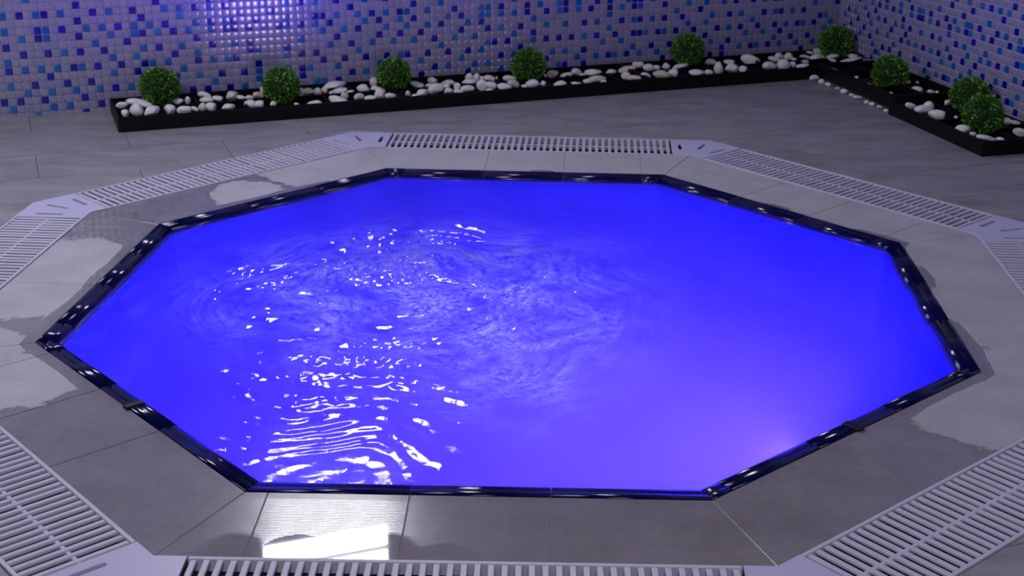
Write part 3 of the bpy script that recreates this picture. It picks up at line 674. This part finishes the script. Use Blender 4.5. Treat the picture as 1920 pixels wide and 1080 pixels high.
# ---------------------------------------------------------------- water
def water_mesh():
    step = 0.0045; xs = np.arange(-1.03, 1.032, step); ys = np.arange(-1.04, 1.03, step)
    X, Y = np.meshgrid(xs, ys); rng = np.random.default_rng(5)
    def field(lam0, lam1, n, amp, aniso=1.0):
        h = np.zeros_like(X)
        for _ in range(n):
            lam = math.exp(rng.uniform(math.log(lam0), math.log(lam1))); a = rng.uniform(0, 2 * math.pi); ph = rng.uniform(0, 2 * math.pi)
            kx, ky = math.cos(a), math.sin(a) * aniso; q = 2 * math.pi / lam
            h += lam * np.sin(q * (kx * X + ky * Y) + ph)
        return h * amp / math.sqrt(n)
    wx = field(0.25, 0.6, 10, 0.25); wy = field(0.25, 0.6, 10, 0.25)
    cx_, cy_ = -0.22, -0.05
    ca, sa = math.cos(0.15), math.sin(0.15)
    dx, dy = X - cx_ + wx * 0.4, Y - cy_ + wy * 0.4
    R = np.hypot(dx, dy * 0.9)
    g = lambda x, s: np.exp(-(x / s) ** 2)
    # churned area in the left and middle of the pool, streaming to the front
    churn = g(np.hypot((X + 0.22) / 1.0, (Y + 0.02) / 1.05), 0.46)
    front = g(np.hypot((X + 0.28) / 1.0, (Y + 0.60) / 1.3), 0.27)
    calm = np.clip(1 - churn - front, 0, 1)
    h = field(0.10, 0.42, 34, 0.0075) * (0.32 + 0.8 * churn + 1.35 * front)
    h += field(0.035, 0.11, 44, 0.026) * (0.05 + 1.0 * churn + 0.22 * front)
    h += field(0.018, 0.035, 50, 0.050) * (0.012 + 1.0 * churn * np.clip(0.5 + 18 * wx, 0, 1.4) + 0.15 * front)
    ring = np.sin(2 * math.pi * R / 0.082) * g(R - 0.46, 0.20) * 0.0022
    h += ring * np.clip(0.35 + 0.9 * (dy > 0) + 20 * wx, 0.1, 1.6)
    th = np.arctan2(dy * 0.9, dx)
    sw = np.zeros_like(X); rs = np.random.default_rng(9)
    for _ in range(46):
        lam = math.exp(rs.uniform(math.log(0.022), math.log(0.09))); kt = int(rs.integers(-9, 10))
        sw += lam * np.sin(2 * math.pi / lam * R + kt * th + rs.uniform(0, 6.283))
    sw *= 0.030 / math.sqrt(46)
    env = g(R - 0.40, 0.17) * np.clip(0.30 + 0.9 * np.sin(th - 0.3), 0.05, 1.2) + 0.45 * g(R - 0.22, 0.14)
    h += sw * env * np.clip(0.8 + 25 * wy, 0.15, 1.6)
    # long crests towards the front, seen as level bands of light
    for _ in range(26):
        lam = math.exp(rng.uniform(math.log(0.05), math.log(0.15))); a = math.pi / 2 + rng.uniform(-0.4, 0.4)
        h += lam * np.sin(2 * math.pi / lam * (math.cos(a) * (X + wx) + math.sin(a) * (Y + wy)) + rng.uniform(0, 6.283)) * (0.013 / math.sqrt(26)) * np.clip(front * 1.25 + 0.25 * churn, 0, 1.2)
    h += np.sin(2 * math.pi * (Y + 0.25 * np.sin(3 * X) + wx * 1.2) / 0.085) * 0.0007 * front
    z = -0.0085 + h
    # keep what lies in the octagon
    keep = np.ones_like(X, bool); Q = ring_cw(0.030)
    for k in range(8):
        a, b = Q[k], Q[(k + 1) % 8]; d = (b - a).normalized()
        keep &= (d.x * (Y - a.y) - d.y * (X - a.x)) < 0
    idx = -np.ones(X.shape, int); idx[keep] = np.arange(keep.sum())
    V = np.stack([X[keep], Y[keep], z[keep]], -1)
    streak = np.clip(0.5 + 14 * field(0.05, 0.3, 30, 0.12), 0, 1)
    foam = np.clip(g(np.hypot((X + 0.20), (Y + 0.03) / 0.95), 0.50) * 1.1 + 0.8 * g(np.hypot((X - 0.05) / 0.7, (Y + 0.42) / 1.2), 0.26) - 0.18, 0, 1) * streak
    q = keep[:-1, :-1] & keep[1:, :-1] & keep[:-1, 1:] & keep[1:, 1:]
    Fq = np.stack([idx[:-1, :-1][q], idx[:-1, 1:][q], idx[1:, 1:][q], idx[1:, :-1][q]], -1)
    m = bpy.data.meshes.new('pool_water'); m.from_pydata(V.tolist(), [], Fq.tolist())
    at = m.attributes.new('foam', 'FLOAT', 'POINT'); at.data.foreach_set('value', foam[keep].astype(np.float32))
    pol = np.stack([R[keep] * 26, th[keep] * 3.2, R[keep] * 0], -1).astype(np.float32)
    a2 = m.attributes.new('swirl', 'FLOAT_VECTOR', 'POINT'); a2.data.foreach_set('vector', pol.ravel())
    bm = bmesh.new(); bm.from_mesh(m)
    loose = [v for v in bm.verts if not v.link_faces]; bmesh.ops.delete(bm, geom=loose, context='VERTS')
    be = [e for e in bm.edges if e.is_boundary]
    ret = bmesh.ops.extrude_edge_only(bm, edges=be); nv = [e for e in ret['geom'] if isinstance(e, bmesh.types.BMVert)]
    for v in nv: v.co.z = DEPTH + 0.004
    ne = [e for e in ret['geom'] if isinstance(e, bmesh.types.BMEdge) and e.is_boundary]
    bmesh.ops.contextual_create(bm, geom=ne)
    for f in bm.faces: f.smooth = f.normal.z > 0.3 and f.calc_center_median().z > -0.1
    bmesh.ops.recalc_face_normals(bm, faces=bm.faces)
    bm.to_mesh(m); bm.free(); return m
WATER = Mat('pool_water'); WATER.t.nodes.remove(WATER.b); _o = WATER.t.nodes['Material Output']
_gl = WATER.n('ShaderNodeBsdfGlass', i_IOR=1.30, i_Roughness=0.0); _tr = WATER.n('ShaderNodeBsdfTransparent'); _mx = WATER.n('ShaderNodeMixShader', i_0=0.86)
_g = WATER.n('ShaderNodeNewGeometry'); _n = WATER.n('ShaderNodeTexNoise', i_Scale=26.0, i_Detail=5.0, i_Distortion=1.2); WATER.l(_g.outputs['Position'], _n.inputs['Vector'])
_b = WATER.n('ShaderNodeBump', i_Strength=0.25, i_Distance=0.004); WATER.l(_n.outputs[0], _b.inputs['Height']); WATER.l(_b.outputs[0], _gl.inputs['Normal'])
WATER.l(_tr.outputs[0], _mx.inputs[1]); WATER.l(_gl.outputs[0], _mx.inputs[2]); 
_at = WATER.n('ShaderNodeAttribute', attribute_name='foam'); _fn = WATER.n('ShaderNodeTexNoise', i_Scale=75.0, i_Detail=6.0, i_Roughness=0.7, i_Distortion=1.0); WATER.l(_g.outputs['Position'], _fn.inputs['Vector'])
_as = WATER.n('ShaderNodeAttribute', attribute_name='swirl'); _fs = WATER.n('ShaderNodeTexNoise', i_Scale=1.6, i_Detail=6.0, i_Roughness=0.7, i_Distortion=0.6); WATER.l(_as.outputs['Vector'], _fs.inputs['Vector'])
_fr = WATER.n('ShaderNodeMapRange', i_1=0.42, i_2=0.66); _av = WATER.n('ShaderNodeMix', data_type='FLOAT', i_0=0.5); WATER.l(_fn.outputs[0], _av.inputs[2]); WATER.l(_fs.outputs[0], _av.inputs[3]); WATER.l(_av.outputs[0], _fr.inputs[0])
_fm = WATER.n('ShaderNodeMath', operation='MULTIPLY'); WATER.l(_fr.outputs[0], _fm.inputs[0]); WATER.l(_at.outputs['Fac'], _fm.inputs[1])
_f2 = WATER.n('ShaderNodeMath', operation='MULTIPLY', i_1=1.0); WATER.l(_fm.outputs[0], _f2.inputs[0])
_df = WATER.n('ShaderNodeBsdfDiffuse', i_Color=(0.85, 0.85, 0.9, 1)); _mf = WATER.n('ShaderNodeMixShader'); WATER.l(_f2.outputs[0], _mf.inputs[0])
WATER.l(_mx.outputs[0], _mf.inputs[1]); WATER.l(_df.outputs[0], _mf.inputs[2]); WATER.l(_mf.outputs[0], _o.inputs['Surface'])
_vs = WATER.n('ShaderNodeVolumeScatter', i_Color=(0.04, 0.03, 0.99, 1), i_Density=1.6, i_Anisotropy=0.0); WATER.l(_vs.outputs[0], _o.inputs['Volume'])
wm = water_mesh(); wm.materials.append(WATER.m)
obj('pool_water', wm, label='rippling blue-lit water filling the octagonal pool', cat='water', kind='stuff')

# ---------------------------------------------------------------- drain grates
def lies(side):
    return {'back': 'nearest the back wall planter', 'back right': 'on the back right edge of the pool, facing the corner planter', 'right': 'cut by the right edge of the photo',
            'front right': 'along the lower right edge of the pool', 'front': 'along the bottom edge of the photo', 'front left': 'along the lower left edge of the pool',
            'left': 'cut by the left edge of the photo', 'back left': 'on the back left edge of the pool'}[side]
SL_P = 0.0207; A_ = 0.055
for k in range(8):
    M0, M1 = M[k], M[(k + 1) % 8]; d = (M1 - M0).normalized(); nn = Vector((-d.y, d.x)); L = (M1 - M0).length
    W = min((O[k] - M0).dot(nn), (O[(k + 1) % 8] - M0).dot(nn)) - 0.002
    org = M0 + d * A_; ln = L - 2 * A_
    g = empty('drain_grate', (org.x, org.y, -0.02), label='white slatted overflow grate %s' % lies(SIDES[k]), cat='drain grate', group='overflow grates around the pool')
    g.rotation_euler = (0, 0, math.atan2(d.y, d.x))
    for a, b in ((0.001, 0.009), (W - 0.009, W - 0.001)):
        V, Fc = bevel_box(0.001, ln - 0.001, a, b, 0.0, 0.0225, 0.001); obj('edge_rail', mesh('edge_rail', V, Fc, PLASTIC), g)
    V, Fc = bevel_box(0.002, ln - 0.002, W / 2 - 0.004, W / 2 + 0.004, 0.008, 0.0195, 0.0015); obj('connector_rod', mesh('connector_rod', V, Fc, PLASTIC), g)
    n = int(ln / SL_P); pit = ln / n
    V, Fc = bevel_box(-0.0052, 0.0052, 0.0095, W - 0.0095, 0.0165, 0.0215, 0.0012); sm = mesh('slat', V, Fc, PLASTIC)
    for q in range(n):
        o = obj('slat', sm, g); o.location = (pit * (q + 0.5), 0, random.uniform(-0.0006, 0.0006))
CORN = ['back left', 'back right', 'right upper', 'right lower', 'bottom right', 'bottom left', 'left lower', 'left upper']
def plate_mesh(k):
    Mk = M[k]; dn = (M[(k + 1) % 8] - Mk).normalized(); dp = (M[k - 1] - Mk).normalized()
    nn = Vector((-dn.y, dn.x)); npv = Vector((dp.y, -dp.x)); W = 0.192
    out = (O[k] - Mk)
    Wn = min((O[k] - Mk).dot(nn), (O[(k + 1) % 8] - Mk).dot(nn)); Wp = min((O[k] - Mk).dot(npv), (O[k - 1] - Mk).dot(npv))
    P = [Vector((0, 0)), dn * (A_ - 0.001), dn * (A_ - 0.001) + nn * (Wn - 0.002), out * 0.99, dp * (A_ - 0.001) + npv * (Wp - 0.002), dp * (A_ - 0.001)]
    cu = bpy.data.curves.new('plate', 'CURVE'); cu.dimensions = '2D'; cu.fill_mode = 'BOTH'; cu.extrude = 0.003; cu.bevel_depth = 0.0008
    def spline(pts):
        s = cu.splines.new('POLY'); s.points.add(len(pts) - 1)
        for a, p in zip(s.points, pts): a.co = (p.x, p.y, 0, 1)
        s.use_cyclic_u = True
    spline(inset(P if area(P) > 0 else P[::-1], 0.0012))
    bis = (nn + npv).normalized()
    for c, ax, hl in ((out * 0.56, bis, 0.033), (dn * 0.026 + nn * 0.105, nn, 0.033), (dp * 0.026 + npv * 0.105, npv, 0.033)):
        pr = Vector((-ax.y, ax.x)); w = 0.0062; pts = []
        for t in range(7): a = math.pi * t / 6; pts.append(c + ax * (hl + w * math.sin(a)) + pr * (w * math.cos(a)))
        for t in range(7): a = math.pi * t / 6; pts.append(c - ax * (hl + w * math.sin(a)) - pr * (w * math.cos(a)))
        spline(pts)
    co = bpy.data.objects.new('plate', cu); COL.objects.link(co)
    m = bpy.data.meshes.new_from_object(co.evaluated_get(bpy.context.evaluated_depsgraph_get())); bpy.data.objects.remove(co)
    m.materials.clear(); m.materials.append(PLATE); return m
for k in range(8):
    o = obj('grate_corner_plate', plate_mesh(k), label='pale plastic corner plate with three slots at the %s corner of the grates' % CORN[k], cat='corner plate', group='corner plates of the overflow grates')
    o.location = (M[k].x, M[k].y, -0.0015)

# ---------------------------------------------------------------- planters
PH = 0.050
def tray(M4, x0, x1, y0, y1, z0, label, row_y, front_cuts, back_cuts):
    org = M4 @ Vector(((x0 + x1) / 2, (y0 + y1) / 2, z0)); t = empty('planter_tray', org, label=label, cat='planter')
    def part(name, a, b, c, d, e, f, mat=BLACKPL):
        V, Fc = bevel_box(a, b, c, d, e, f, 0.001); m = mesh(name, [M4 @ v - org for v in V], Fc, mat)
        bm = bmesh.new(); bm.from_mesh(m); bmesh.ops.recalc_face_normals(bm, faces=bm.faces); bm.to_mesh(m); bm.free(); obj(name, m, t)
    h = z0 + PH; w = 0.007
    part('front_panel', x0, x1, y0, y0 + w, z0, h); part('back_panel', x0, x1, y1 - w, y1, z0, h)
    part('end_panel', x0, x0 + w, y0 + w, y1 - w, z0, h - 0.0005); part('end_panel', x1 - w, x1, y0 + w, y1 - w, z0, h - 0.0005)
    part('base', x0 + w, x1 - w, y0 + w, y1 - w, z0, z0 + 0.012, SOIL)
    part('divider', x0 + w, x1 - w, row_y - 0.003, row_y + 0.003, z0 + 0.012, h - 0.006)
    for c in front_cuts: part('divider', c - 0.003, c + 0.003, y0 + w, row_y - 0.003, z0 + 0.012, h - 0.004)
    for c in back_cuts: part('divider', c - 0.003, c + 0.003, row_y + 0.003, y1 - w, z0 + 0.012, h - 0.004)
    return t
fc = [-2.866 + 0.2815 * q for q in range(10)]; bc = [-2.742 + 0.2815 * q for q in range(10)]
EDG = [-3.030, -2.17, -1.324, -0.345]
NAMES = ['long black planter tray against the mosaic wall, its left end piece', 'black planter tray against the mosaic wall, middle piece before the third topiary', 'black planter tray against the mosaic wall, right piece reaching the room corner']
EDG = [-3.030, -2.044, -1.058, -0.012]
for a, b, nm in zip(EDG[:-1], EDG[1:], NAMES):
    tray(BACK, a, b - 0.001, -0.340, -0.034, 0.0, nm, -0.182, [c for c in fc if a + 0.02 < c < b - 0.02], [c for c in bc if a + 0.02 < c < b - 0.02])
tray(RIGHT, 0.374, 0.965, -0.300, -0.034, 0.016, 'raised black planter tray on white pebbles by the right wall', -0.165, [0.52, 0.80], [0.66])
tray(RIGHT, 0.968, 1.556, -0.322, -0.034, 0.0, 'black planter tray on the floor along the right wall, nearest the right edge', -0.175, [1.25], [1.12, 1.40])

# ---------------------------------------------------------------- topiary balls
LEAF = []
for nm, c in (('leaf_dark', (0.022, 0.10, 0.006)), ('leaf_mid', (0.055, 0.22, 0.012)), ('leaf_light', (0.2, 0.46, 0.06))):
    LEAF.append(simple(nm, c, 0.42))
CORE = simple('topiary_core', (0.006, 0.022, 0.004), 0.9)
def foliage(seed):
    rg = random.Random(seed); V = []; Fc = []; mi = []; n = 1500
    for q in range(n):
        z = 1 - 2 * (q + 0.5) / n; ph = q * 2.399963 + rg.uniform(-0.05, 0.05); rr = math.sqrt(1 - z * z)
        d = Vector((rr * math.cos(ph), rr * math.sin(ph), z)); lump = 1 + 0.035 * math.sin(7 * d.x + seed) * math.sin(6 * d.y + 1) + 0.03 * math.sin(9 * d.z + 5 * d.x)
        c = d * rg.uniform(0.84, 0.95) * lump; tip = (d + Vector((rg.gauss(0, .55), rg.gauss(0, .55), rg.gauss(0.15, .5)))).normalized()
        side = tip.cross(Vector((rg.gauss(0, 1), rg.gauss(0, 1), rg.gauss(0, 1)))).normalized(); nr = side.cross(tip)
        ln = rg.uniform(0.12, 0.19); w = ln * 0.38; b = len(V)
        V += [c, c + tip * ln * 0.5 + side * w + nr * w * 0.35, c + tip * ln, c + tip * ln * 0.5 - side * w + nr * w * 0.35, c + tip * ln * 0.5 - nr * w * 0.1]
        Fc += [(b, b + 1, b + 4), (b + 1, b + 2, b + 4), (b + 2, b + 3, b + 4), (b + 3, b, b + 4)]
        mi += [rg.choices((0, 1, 2), (0.42, 0.42, 0.16))[0]] * 4
    return mesh('foliage', V, Fc, LEAF, mi)
def core_mesh():
    bm = bmesh.new(); bmesh.ops.create_icosphere(bm, subdivisions=3, radius=0.86)
    for v in bm.verts: v.co *= 1 + 0.04 * math.sin(11 * v.co.x) * math.sin(9 * v.co.y + v.co.z * 7)
    m = bpy.data.meshes.new('core'); bm.to_mesh(m); bm.free(); m.materials.append(CORE); return m
FOL = [foliage(s) for s in (1, 2, 3)]; CR = core_mesh()
PEG = mesh('stem', *prism([(0.16 * math.cos(a * math.pi / 3), 0.16 * math.sin(a * math.pi / 3)) for a in range(6)], -1.12, -0.7), CORE)
BL = ['leftmost topiary ball in the long black planter', 'second topiary ball from the left in the long black planter', 'third topiary ball from the left, brightest green, before the mosaic wall',
      'fourth topiary ball from the left in the long planter, right of the brightest one', 'dark topiary ball near the right end of the back planter', 'darkest topiary ball in the corner where the two mosaic walls meet',
      'green topiary ball in the raised planter on the right wall', 'topiary ball half hidden behind the rightmost one', 'rightmost and nearest topiary ball, above pale pebbles by the right wall']
for q, (x, y, z, R) in enumerate(BALLS):
    e = empty('topiary_ball', (x, y, z), label=BL[q], cat='plant', group='topiary balls in the planters'); e.scale = (R, R, R * 0.98); e.rotation_euler = (0, 0, q * 1.7)
    f = obj('foliage', FOL[q % 3], e, kind='stuff'); obj('core', CR, e)
    obj('stem', PEG, e)

# ---------------------------------------------------------------- pebbles
def stone_mat(name, c0, c1):
    k = Mat(name); g = k.n('ShaderNodeTexCoord'); n = k.n('ShaderNodeTexNoise', i_Scale=2.2, i_Detail=6.0); k.l(g.outputs['Object'], n.inputs['Vector'])
    k.l(ramp(k, n.outputs[0], [(0.35, c0), (0.65, c1)]), k.b.inputs['Base Color']); k.b.inputs['Roughness'].default_value = 0.55; return k.m
PM = {'w': stone_mat('white_pebble', (0.62, 0.60, 0.57), (0.78, 0.77, 0.76)), 'b': stone_mat('beige_pebble', (0.50, 0.44, 0.34), (0.70, 0.66, 0.56)),
      'l': stone_mat('lilac_pebble', (0.58, 0.57, 0.66), (0.74, 0.73, 0.82)), 'p': stone_mat('pink_pebble', (0.52, 0.42, 0.40), (0.66, 0.57, 0.54))}
def pebble_mesh(seed, mat):
    rg = random.Random(seed); bm = bmesh.new(); bmesh.ops.create_icosphere(bm, subdivisions=3, radius=1.0)
    ax = [(Vector((rg.gauss(0, 1), rg.gauss(0, 1), rg.gauss(0, 1))).normalized(), rg.uniform(0.48, 0.9)) for _ in range(7)]
    for v in bm.verts:
        p = v.co.copy()
        for a, h in ax:
            s = p.dot(a)
            if s > h: p -= a * (s - h) * 0.8
        s = 1 + 0.10 * math.sin(2.1 * p.x + seed) * math.sin(1.7 * p.y + seed * 2) ; v.co = p * s
    for f in bm.faces: f.smooth = True
    bm.to_mesh(m := bpy.data.meshes.new('pebble')); bm.free(); m.materials.append(mat); return m
PMESH = {(c, s): pebble_mesh(s * 3 + 1, PM[c]) for c in PM for s in range(6)}
COLN = {'w': 'white', 'b': 'beige', 'l': 'pale lilac', 'p': 'pinkish'}
ORD = ['first', 'second', 'third', 'fourth', 'fifth', 'sixth', 'seventh', 'eighth', 'ninth', 'tenth', 'eleventh', 'twelfth', 'thirteenth', 'fourteenth', 'fifteenth', 'sixteenth']
BALLN = ['leftmost', 'second', 'third', 'fourth', 'fifth', 'corner']
bs = [(Vector((b[0], b[1], 0)) - CORNER).dot(T1) for b in BALLS[:6]]
rows_ = {}
for q, p in enumerate(PEBBLES):
    place, x, y, z, w, h, c, s, a = p
    if place == 'back':
        i = min(range(6), key=lambda j: abs(bs[j] - s)); side = 'left' if s < bs[i] else 'right'; row = 'front' if a < -0.182 else 'back'
        key = (place, row, i, side, c)
    elif place == 'right': key = (place, 'raised' if s < 0.966 else 'lower', c)
    else: key = (place, c)
    rows_.setdefault(key, []).append((abs(s - bs[i]) if place == 'back' else s, q))
for key, lst in rows_.items():
    lst.sort()
    for o_, (_, q) in enumerate(lst):
        place, x, y, z, w, h, c, s, a = PEBBLES[q]; nm = COLN[c]; od = ORD[o_] if len(lst) > 1 else 'only'
        if place == 'back':
            lab = '%s pebble, %s one to the %s of the %s topiary, %s row of planter' % (nm, od, key[3], BALLN[key[2]], key[1]); grp = 'pebbles in the long back planter'
        elif place == 'right': lab = '%s pebble in the %s tray by the right wall, %s from the corner' % (nm, key[1], od); grp = 'pebbles in the right planters'
        else: lab = '%s pebble under the raised tray on the right, %s from the corner' % (nm, od); grp = 'pebbles under the raised tray'
        o = obj('pebble', PMESH[(c, q % 6)], label=lab, cat='pebble', group=grp)
        hz = max(h * 0.60, 0.006); hw = w * 0.58
        o.scale = (hw, min(hw, max(hz, hw * 0.65)), hz); zz = max(z, 0.012 + hz * 0.8 + (0.016 if place == 'right' and s < 0.966 else 0)) if place != 'under' else hz * 0.95
        o.location = (x, y, zz); o.rotation_euler = (random.uniform(-0.2, 0.2), random.uniform(-0.25, 0.25), YAW * -1 + random.uniform(-0.25, 0.25))
